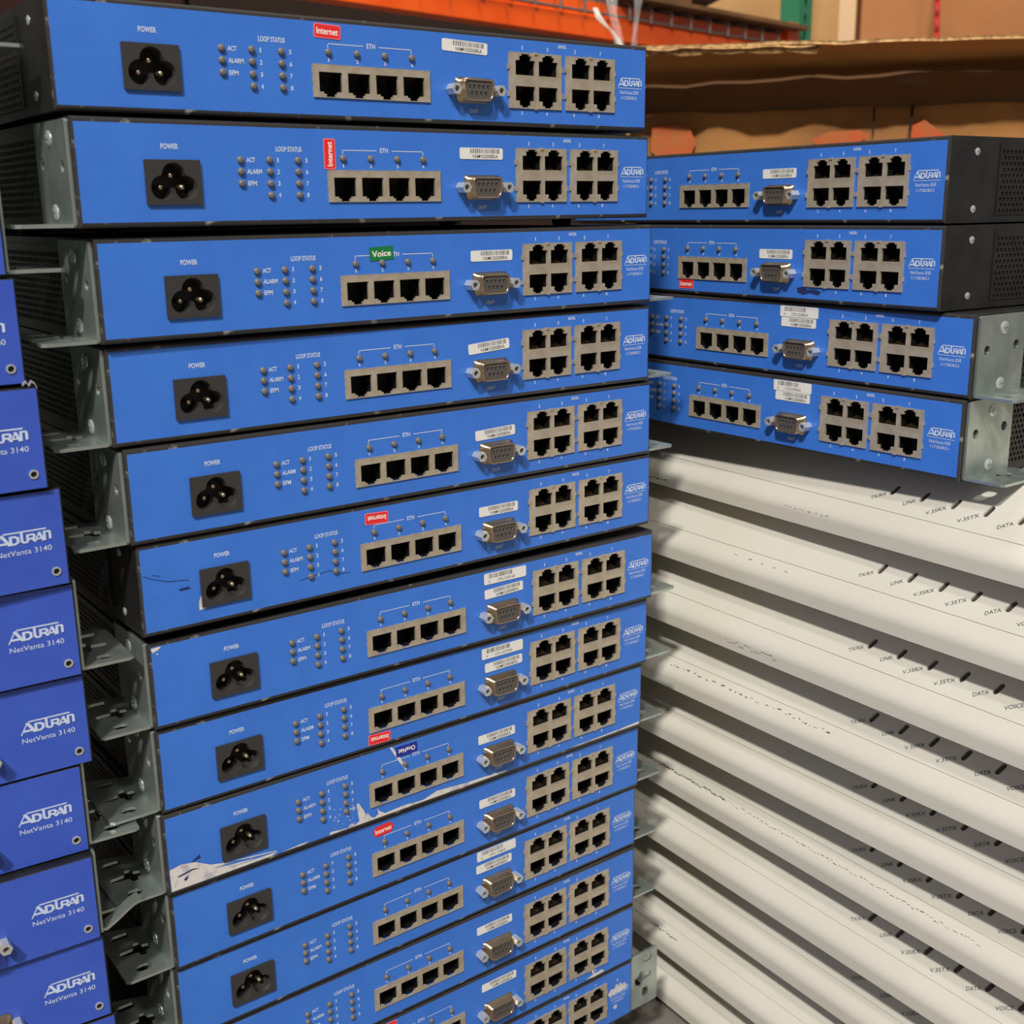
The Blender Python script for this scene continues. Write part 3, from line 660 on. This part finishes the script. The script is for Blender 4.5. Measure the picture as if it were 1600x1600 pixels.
# ------------------------------------------------------------------ off-white devices
WP, WS = 0.04607, 0.02123
SLOT = (0.0, 0.0); SEAM = (0.0098, -0.0110); RND = (0.0186, -0.0185); BOT = (0.0180, -0.0315); TOPP = (-0.0146, 0.0146)
A0, A1, BACK = -0.33, 0.135, -0.24
def build_white():
    # local frame: x along the device, y = back (so forward n = -y), z up, origin at the TX/RX slot
    P = lambda n, z: (-n, z)
    sl = Vector((SEAM[0]-TOPP[0], SEAM[1]-TOPP[1])).normalized(); nr = Vector((-sl.y, sl.x))   # in (n,z); nr points up/forward
    if nr.y < 0: nr = -nr
    body = [(BACK, BOT[1]), (BOT[0]-0.0012, BOT[1]), (BOT[0], BOT[1]+0.0006), (BOT[0]+0.0004, BOT[1]+0.0006), (BOT[0]+0.0006, -0.0240)]
    # rounded shoulder from the front face to the slope
    c0 = Vector(body[-1]); c1 = Vector((BOT[0]+0.0008, -0.0196)); c2 = Vector(SEAM) - sl*(-0.0) 
    for k in range(1, 9):
        t = k/9; q = c0*(1-t)**2 + c1*2*t*(1-t) + Vector((0.0150,-0.0158))*t*t; body.append((q.x, q.y))
    sm = Vector(SEAM); body += [(0.0150,-0.0158), (sm.x + sl.x*0.0002, sm.y + sl.y*0.0002)]
    dn = sm + sl*0.0002 - nr*0.0003; body += [(dn.x, dn.y)]
    dn = sm - sl*0.0016 - nr*0.0020; body += [(dn.x, dn.y)]
    tp = Vector(TOPP) - nr*0.0020; body += [(tp.x, tp.y), (tp.x-0.002, TOPP[1]), (BACK, TOPP[1])]
    mb = MB()
    mb.loft([[(A0, -n, z) for n, z in body], [(A1, -n, z) for n, z in body]], 0, True, True)
    me = mb.mesh('housing', OFFWHITE); ME['Wbody'] = me
    # slotted upper panel: 2D (x along, q down the slope from TOPP)
    L = (sm - Vector(TOPP)).length; q0 = (Vector(SLOT) - Vector(TOPP)).length
    holes = []; ME['Wslots'] = []
    for i in range(6):
        holes.append(capsule(WS*i, -q0, 0.0080, 0.0034, R(90-19), 5)); 
    vs, fs = shape2d([[(A0, -L+0.0001), (A1, -L+0.0001), (A1, 0), (A0, 0)]] + holes, 0.0014)
    # panel plane: local x -> x ; local y (up the slope) -> -sl ; local z -> nr
    off = Vector(TOPP) - nr*0.0006
    M = Matrix(((1,0,0,0),(0,sl.x,-nr.x,-off.x),(0,-sl.y,nr.y,off.y),(0,0,0,1)))
    mb = MB(); mb.add(vs, fs, 0, M); ME['Wpanel'] = mb.mesh('indicator_panel', OFFWHITE)
    # the dark lens under each slot
    vs, fs = shape2d([capsule(0, 0, 0.0090, 0.0044, R(90-19), 5)], 0.0004)
    Mi = M @ Matrix.Translation((0, -q0, -0.0009))
    mb = MB(); mb.add(vs, fs, 0, Mi); ME['Wlens'] = mb.mesh('indicator_lens', SMOKE)
    # labels printed at a slant
    ME['Wtext'] = []; Mt = M @ Matrix.Translation((0, 0, 0.00085))
    for i, (s, w) in enumerate((('TX/RX',0.0098),('LINK',0.0078),('V.35RX',0.0122),('V.35TX',0.0122),('DATA',0.0088),('VOICE',0.0104))):
        an = R(33); end = (WS*i - 0.0042, -q0 - 0.0036)
        cx, cy = end[0] - math.cos(an)*w/2, end[1] - math.sin(an)*w/2
        mb = MB(); put_text(mb, s, Mt, cx, cy, w, 0.0024, 0, 0.002, 0.08, an); ME['Wtext'].append(mb.mesh('lettering', GREYINK))
    mb = MB(); mb.box(-0.02, 0.02, -0.01, 0.01, -1, 0); ME['Wpad'] = mb.mesh('foot', RUBBER)
    ME['Wframe'] = M
    return M, L, q0
WM, WL, WQ0 = build_white()
kk = 1.0522
wf = {1:(0.2156,0.6416,-57.5),2:(0.2089,0.6334,-56.3),3:(0.2049,0.6302,-56.0),4:(0.2075,0.6264,-55.1),6:(0.2151,0.6329,-56.6),7:(0.2155,0.6276,-56.6)}
nvec = lambda yaw: Vector((math.sin(yaw), -math.cos(yaw), 0))
pos = {}
for k, (x, y, a) in wf.items(): pos[k] = (x*kk, y*kk, a)
def shifted(k, d):
    x, y, a = pos[k]; n = nvec(R(a)); return (x + n.x*d, y + n.y*d, a)
pos[5] = shifted(4, -0.0060); pos[8] = shifted(7, -0.0050); pos[9] = shifted(7, -0.0005); pos[10] = shifted(7, -0.003)
whow = {1:'topmost off-white plastic device, directly under the blue units',2:'off-white plastic device second from top with small nicks on its lip',3:'off-white plastic device third from top with a grey rub below its lettering',
 4:'off-white plastic device fourth from top with row of black chips',5:'off-white plastic device fifth from top, set back so its slots hide in shadow',6:'off-white plastic device with long black scuff along its lip, sixth from top',
 7:'off-white plastic device seventh from top, below the scuffed one',8:'off-white plastic device eighth from top, set back near the bottom edge',9:'off-white plastic device ninth from top with a short black scuff at left',10:'lowest off-white plastic device in the bottom right corner'}
# marks: (device, [(a along, q down slope or lip, length, thickness, angle)])
def scuff_polys(seed, spots):
    rnd = random.Random(seed); mb = MB()
    for (a0, a1, q, amp, dens, t) in spots:
        x = a0
        while x < a1:
            l = rnd.uniform(0.0008, 0.0050); yy = q + rnd.uniform(-amp, amp); th = t*rnd.uniform(0.4, 1.3); s = rnd.uniform(-0.15, 0.15)
            pts = [(x, yy), (x+l*0.4, yy+s*l*0.4-th*0.5), (x+l, yy+s*l), (x+l*0.6, yy+s*l*0.6+th*0.6)]
            mb.add([(p[0], p[1], 0) for p in pts], [(0,1,2,3)], 0); x += l/dens
    return mb
# shoulder plane for marks: follows the lower slope
def lower_frame(n, z, dn, dz):
    d = Vector((dn, dz)).normalized(); nr = Vector((-d.y, d.x)); nr = nr if nr.x > 0 else -nr
    o = Vector((n, z)) + nr*0.00012
    return Matrix(((1,0,0,0),(0,d.x,-nr.x,-o.x),(0,-d.y,nr.y,o.y),(0,0,0,1)))
LOW = lower_frame(SEAM[0], SEAM[1], 0.0150-SEAM[0], -0.0158-SEAM[1])
LIP = lower_frame(BOT[0]+0.0006, -0.0240, -0.0002, -0.0069)
marks = {1:(LIP,[(-0.225,-0.185,-0.0030,0.0010,1.0,0.0010),(-0.07,-0.035,0.0030,0.0004,0.6,0.0003)]), 2:(LOW,[(-0.11,-0.09,-0.0058,0.0006,0.35,0.0006),(-0.085,-0.06,-0.0062,0.0006,0.3,0.0005)]),
 3:(LIP,[(-0.105,-0.06,-0.0010,0.0014,1.2,0.0004)]), 4:(LOW,[(-0.165,-0.02,-0.0055,0.0008,0.55,0.0009)]),
 6:(LOW,[(-0.30,-0.12,-0.0063,0.0006,1.6,0.0010),(-0.12,0.09,-0.0063,0.0007,0.9,0.0005)]), 9:(LOW,[(-0.27,-0.17,-0.0063,0.0006,1.2,0.0009)]), 7:(LOW,[(-0.25,-0.2,-0.005,0.001,0.3,0.0004)])}
GW = 'off-white devices stacked at the right'
for k in range(1, 11):
    x, y, a = pos[k]
    z = -0.1631 - (k-1)*WP
    root = obj('plastic_device', None, None, (x, y, z), (0, 0, R(a)), label=whow[k], cat='network device', group=GW)
    obj('housing', ME['Wbody'], root); p = obj('indicator_panel', ME['Wpanel'], root)
    for i in range(6): obj('indicator_lens', ME['Wlens'], p, (WS*i, 0, 0))
    for me in ME['Wtext']: obj('lettering', me, p, label='grey slanted lettering')
    if k in marks:
        m = scuff_polys(k, marks[k][1]); b = MB(); b.add(m.v, m.f, 0, marks[k][0]); obj('scuff', b.mesh('scuff', SCUFF), root, label='dark scuff marks')
zb = -0.1631 - 9*WP + BOT[1]
x, y, a = pos[10]
mb = MB(); mb.box(A0+0.005, A1-0.005, 0.0, 0.235, FLOOR_Z, zb-0.0015)
pad = obj('cardboard_pad', mb.mesh('cardboard_pad', CARDD), None, (x, y, 0), (0,0,R(a)), label='flat brown cardboard pad under the off-white stack', cat='cardboard')

# ------------------------------------------------------------------ open cardboard box behind the right stack
def sheet(name, parent, corners, thick, m, rows=1, jit=0.0, label=None, cols=14, seed=1, edge=None):
    """thick sheet through four corners (TL, TR, BR, BL) with a gentle crumple"""
    rnd = random.Random(seed); tl, tr, br, bl = [Vector(c) for c in corners]
    n = (tr - tl).cross(bl - tl).normalized(); g = []
    for j in range(rows + 1):
        for i in range(cols + 1):
            u, v = i/cols, j/rows
            p = (tl*(1-u)+tr*u)*(1-v) + (bl*(1-u)+br*u)*v
            g.append(p + n*(rnd.uniform(-jit, jit) + 2.2*jit*math.sin(u*23 + seed)*math.sin(v*9 + u*5 + seed)))
    N = len(g); vs = g + [p + n*thick for p in g]; fs = []; ms = []
    for j in range(rows):
        for i in range(cols):
            a = j*(cols+1)+i; q = (a, a+1, a+cols+2, a+cols+1); fs += [q, tuple(N+t for t in reversed(q))]
    mb = MB(); mb.add(vs, fs, 0)
    rim = [i for i in range(cols+1)] + [j*(cols+1)+cols for j in range(1, rows+1)] + [rows*(cols+1)+i for i in range(cols-1, -1, -1)] + [j*(cols+1) for j in range(rows-1, 0, -1)]
    ef = [(rim[k], rim[(k+1) % len(rim)], N+rim[(k+1) % len(rim)], N+rim[k]) for k in range(len(rim))]
    mb.f += ef; mb.m += [1]*len(ef)
    me = mb.mesh(name, [m, edge or CARDE], True if jit else False)
    return obj(name, me, parent, label=label)
def V3(px, py, Y): return at(px, py, Y)
bl_, br_ = V3(985, 170, 1.42), V3(1680, 146, 1.24)
base = (bl_ + br_)/2
box = obj('cardboard_box', None, None, (base.x, base.y, FLOOR_Z), label='battered brown cardboard box standing open behind the blue units', cat='box')
inv = Matrix.Translation((-base.x, -base.y, -FLOOR_Z))
def bs(name, cs, *a, **k): return sheet(name, box, [inv @ Vector(c) for c in cs], *a, **k)
dn = lambda p: Vector((p.x, p.y, FLOOR_Z))
bs('front_wall', (bl_, br_, dn(br_), dn(bl_)), 0.005, CARD, rows=26, jit=0.0022, seed=3, cols=30)
back = (br_ - bl_).cross(Vector((0,0,1))).normalized()
if back.y < 0: back = -back
b2l, b2r = bl_ + back*0.40, br_ + back*0.40
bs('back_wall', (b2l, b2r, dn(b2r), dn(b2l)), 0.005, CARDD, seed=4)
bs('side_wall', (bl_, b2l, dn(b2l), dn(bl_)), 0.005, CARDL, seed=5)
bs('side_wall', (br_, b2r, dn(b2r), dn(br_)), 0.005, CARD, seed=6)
# lower flap, creased, coloured dark for its recess shade, and the wide upper flap reaching towards the viewer
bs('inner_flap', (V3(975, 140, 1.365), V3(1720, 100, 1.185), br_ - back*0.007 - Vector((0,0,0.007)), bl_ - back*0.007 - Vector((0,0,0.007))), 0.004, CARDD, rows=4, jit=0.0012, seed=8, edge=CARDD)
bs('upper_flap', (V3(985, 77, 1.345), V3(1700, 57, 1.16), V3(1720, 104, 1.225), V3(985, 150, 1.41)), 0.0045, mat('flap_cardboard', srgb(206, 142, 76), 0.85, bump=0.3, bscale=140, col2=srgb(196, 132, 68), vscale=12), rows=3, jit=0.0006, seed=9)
bs('torn_ply', (V3(985, 79.0, 1.338), V3(1282, 72.5, 1.262), V3(1276, 82, 1.268), V3(985, 88, 1.345)), 0.003, CARDE, rows=1, jit=0.0008, seed=10)
def on_wall(px, py):
    n = back; d = ray(px, py); t = (bl_ @ n if False else bl_.dot(n)) / d.dot(n); return inv @ (d*t - n*0.0085)
for P in ([(1022,200),(1060,197),(1082,204),(1090,222),(1082,245),(1030,247),(1020,236)], [(1270,218),(1300,206),(1345,204),(1362,212),(1340,226),(1280,230)], [(1428,196),(1446,188),(1462,200),(1478,212),(1440,226),(1425,215)]):  # irregular orange patches on the front wall
    mb = MB(); mb.add([on_wall(*q) for q in P], [tuple(range(len(P)))]); obj('orange_mark', mb.mesh('orange_mark', ORMARK), box, label='orange patch')
DTEAR = mat('dark_tear', srgb(40,24,14), 0.9)
for P in ([(1422,143),(1440,141),(1432,160),(1428,178),(1425,205),(1421,205),(1424,172)], [(1366,168),(1369,168),(1368,200),(1364,214)]):
    mb = MB(); mb.add([on_wall(*q) for q in P], [tuple(range(len(P)))]); obj('tear', mb.mesh('tear', DTEAR), box, label='dark split in the cardboard')

# ------------------------------------------------------------------ racking behind
P0 = at(950, 61, 3.4)
TH = R(46); bd = Vector((math.cos(TH), math.sin(TH), 0)); bn = Vector((math.sin(TH), -math.cos(TH), 0))   # bn faces the viewer
def rack_point(s, out, dz): return P0 + bd*s + bn*out + Vector((0, 0, dz))
S0, S1 = -2.3, 0.92
rot = (0, 0, TH)
mb = MB()
prof = [(0.0,0.0),(0.0,0.050),(-0.012,0.056),(-0.012,0.090),(-0.055,0.090),(-0.055,0.0)]   # (out, z): stepped beam
mb.loft([[(S0, -o, z) for o, z in prof], [(S1, -o, z) for o, z in prof]], 0, True, True)
beam = obj('rack_beam', None, None, (P0.x, P0.y, P0.z), rot, label='orange stepped steel rack beam running away to the right', cat='rack beam')
obj('beam', mb.mesh('beam', ORANGE), beam)
mb = MB(); mb.box(S1-0.01, S1+0.055, -0.004, 0.06, -0.04, 0.13); obj('end_plate', mb.mesh('end_plate', ORANGE), beam)
# wire deck
deck = obj('wire_deck', None, None, (P0.x, P0.y, P0.z + 0.090), rot, label='galvanised wire mesh deck hooked over the orange beam', cat='wire deck')
mb = MB(); mb.cyl((S0,-0.004,-0.030),(S1-0.05,-0.004,-0.030),0.004,n=8); mb.cyl((S0,0.03,0.004),(S1-0.05,0.03,0.004),0.004,n=8)
obj('line_wire', mb.mesh('line_wire', WIRE), deck)
mb = MB(); 
arc = [(-0.0125,-0.036),(-0.0125,0.000),(-0.008,0.008),(0.002,0.011),(0.02,0.0115),(0.05,0.0115)]
for a, b in zip(arc, arc[1:]): mb.cyl((0,a[0],a[1]),(0,b[0],b[1]),0.004,n=8)
cw = mb.mesh('cross_wire', WIRE); n = 34
for i in range(n): obj('cross_wire', cw, deck, (S0 + (S1-0.08-S0)*i/(n-1), 0, 0))
# upright post, green with teardrop slots
up = rack_point(S1 + 0.098, 0.0, 0)
post = obj('rack_upright', None, None, (up.x, up.y, FLOOR_Z), rot, label='green slotted steel rack upright at the end of the orange beam', cat='rack upright')
HP = 2.4
holes = []
zz = 0.04
while zz < HP - 0.04:
    holes.append([(-0.008, zz+0.012), (-0.005, zz-0.012), (0.005, zz-0.012), (0.008, zz+0.012), (0.004, zz+0.018), (-0.004, zz+0.018)]); zz += 0.0508
vs, fs = shape2d([[(-0.038,0),(0.038,0),(0.038,HP),(-0.038,HP)]] + holes, 0.002)
mb = MB(); mb.add(vs, fs, 0, Matrix(((1,0,0,0),(0,0,-1,0),(0,1,0,0),(0,0,0,1))))
obj('front_face', mb.mesh('front_face', GREENP), post)
mb = MB(); mb.box(-0.040,-0.038,-0.001,0.07,0,HP); mb.box(0.038,0.040,-0.001,0.07,0,HP); mb.box(-0.04,0.04,0.068,0.07,0,HP); obj('side_channel', mb.mesh('side_channel', GREENP), post)
# second beam upright left end, out of frame, carries the beam
up2 = rack_point(S0 - 0.045, 0.0, 0)
post2 = obj('rack_upright', None, None, (up2.x, up2.y, FLOOR_Z), rot, label='green steel rack upright out of frame at the near beam end', cat='rack upright')
obj('front_face', bpy.data.meshes['front_face'], post2); obj('side_channel', bpy.data.meshes['side_channel'], post2)

# cardboard tray lying on the deck
def carton(name, loc, rotz, w, d, h, m, label, tape=False, group=None):
    root = obj(name, None, None, loc, (0,0,rotz), label=label, cat='box', group=group)
    mb = MB(); mb.box(0, w, 0, d, 0, h); obj('box_body', mb.mesh('box_body', m), root)
    mb = MB(); mb.box(0.002, w/2-0.001, 0.002, d-0.002, h, h+0.004); obj('top_flap', mb.mesh('top_flap', m), root)
    mb = MB(); mb.box(w/2+0.001, w-0.002, 0.002, d-0.002, h, h+0.004); obj('top_flap', mb.mesh('top_flap', m), root)
    if tape:
        mb = MB(); mb.box(w*tape[0], w*tape[1], -0.001, 0.0, 0.0, h); obj('tape', mb.mesh('tape', mat('paper_tape', srgb(226,190,150), 0.6)), root)
    return root
zt = P0.z + 0.090 + 0.0155
t0 = rack_point(0.04, 0.0, 0); 
tray = obj('cardboard_tray', None, None, (t0.x, t0.y, zt), rot, label='flat brown cardboard tray lying on the wire deck', cat='tray')
mb = MB(); mb.box(0, 0.93, -0.045, 0.5, 0, 0.012); obj('tray_base', mb.mesh('tray_base', WOODM), tray)
mb = MB(); mb.box(0, 0.30, -0.03, -0.018, 0.012, 0.05); obj('tray_side', mb.mesh('tray_side', WOODM), tray)
sheet('grey_flap', tray, [(0.31,-0.04,0.052),(0.44,-0.05,0.046),(0.44,0.06,0.016),(0.31,0.06,0.016)], 0.004, mat('grey_card', srgb(128,112,104), 0.8), label='grey cardboard flap')

# cartons behind
def carton_at(pxl, pxr, ytop, Y, m, label, depth=0.5, tape=False, zbase=None, yawd=0):
    a = at(pxl, 60, Y); b = at(pxr, 60, Y); top = at((pxl+pxr)/2, ytop, Y).z
    zb_ = zbase if zbase is not None else FLOOR_Z
    return carton('carton', (a.x, a.y, zb_), R(yawd), b.x - a.x, depth, top - zb_, m, label, tape, 'cartons on the far racking')
carton_at(1030, 1248, -260, 5.20, CARDL, 'tall pale tan carton left of the green upright')
carton_at(1252, 1336, -260, 5.21, CARDL, 'narrow pale carton with a light tape strip right of the green upright', tape=(0.68, 0.98))
carton_at(1344, 1800, -260, 5.22, mat('tan_carton', srgb(186,126,80), 0.85, col2=srgb(176,116,70), vscale=4), 'wide tan carton behind the red strap, top right')
carton_at(300, 1020, -120, 6.0, mat('painted_shade_brown', srgb(40,22,16), 0.9), 'brown carton coloured dark for the shade under the orange beam at far left')  # near-black brown paints the shade inside the rack bay
carton_at(-300, 290, -120, 6.0, mat('painted_shade_red_brown', srgb(52,22,16), 0.9), 'reddish brown carton coloured dark for shade, behind the left stack')  # bay shade put into the carton colour here too
# red strap hanging from above
mb = MB()
pa, pb = at(1476, -120, 4.9), at(1464, 75, 4.86)
prev = None
for k in range(9):
    t = k/8; p = pa.lerp(pb, t); p.x += -0.01*math.sin(t*PI)
    if prev is not None: mb.cyl(prev, p, 0.010, 0.010, 8)
    prev = p
mb2 = MB(); mb2.v, mb2.f, mb2.m = mb.v, mb.f, mb.m
obj('red_strap', mb2.mesh('red_strap', REDCORD, True), None, label='thin red strap hanging in front of the wide tan carton', cat='strap')
# clear stretch wrap hanging over the beam
def wrap(name, pts, wid, Y, lab, m=FILM):
    mb = MB(); rnd = random.Random(name + lab); vs = []; fs = []
    for j, (px, py) in enumerate(pts):
        for i in range(7):
            p = at(px + (i-3)/3*wid*(0.7+0.3*math.sin(j*1.7)), py, Y); p.y += rnd.uniform(-1, 1)*(0.02 if m is FILM else 0.003); vs.append(p)
    for j in range(len(pts)-1):
        for i in range(6): a = j*7+i; fs.append((a, a+1, a+8, a+7))
    mb.add(vs, fs); o = obj(name, mb.mesh(name, m, True), None, label=lab, cat='plastic wrap')
    md = o.modifiers.new('thickness', 'SOLIDIFY'); md.thickness = 0.0006
    return o
YW = 2.9
wrap('stretch_wrap', [(958,-60),(955,-10),(958,20),(963,45),(968,75),(972,110)], 11, YW, 'crumpled clear stretch wrap hanging over the orange beam')
wrap('stretch_wrap', [(999,-60),(998,-10),(996,20),(993,50),(990,80),(988,110)], 7, YW, 'thin strand of clear stretch wrap right of the crumpled one')
WHITEF = mat('white_film', srgb(226,214,204), 0.4)
wrap('white_film_strip', [(930,12),(936,28),(946,40),(956,48),(964,60),(970,72),(974,90)], 5, YW-0.03, 'twisted white film strip on the crumpled wrap', WHITEF)
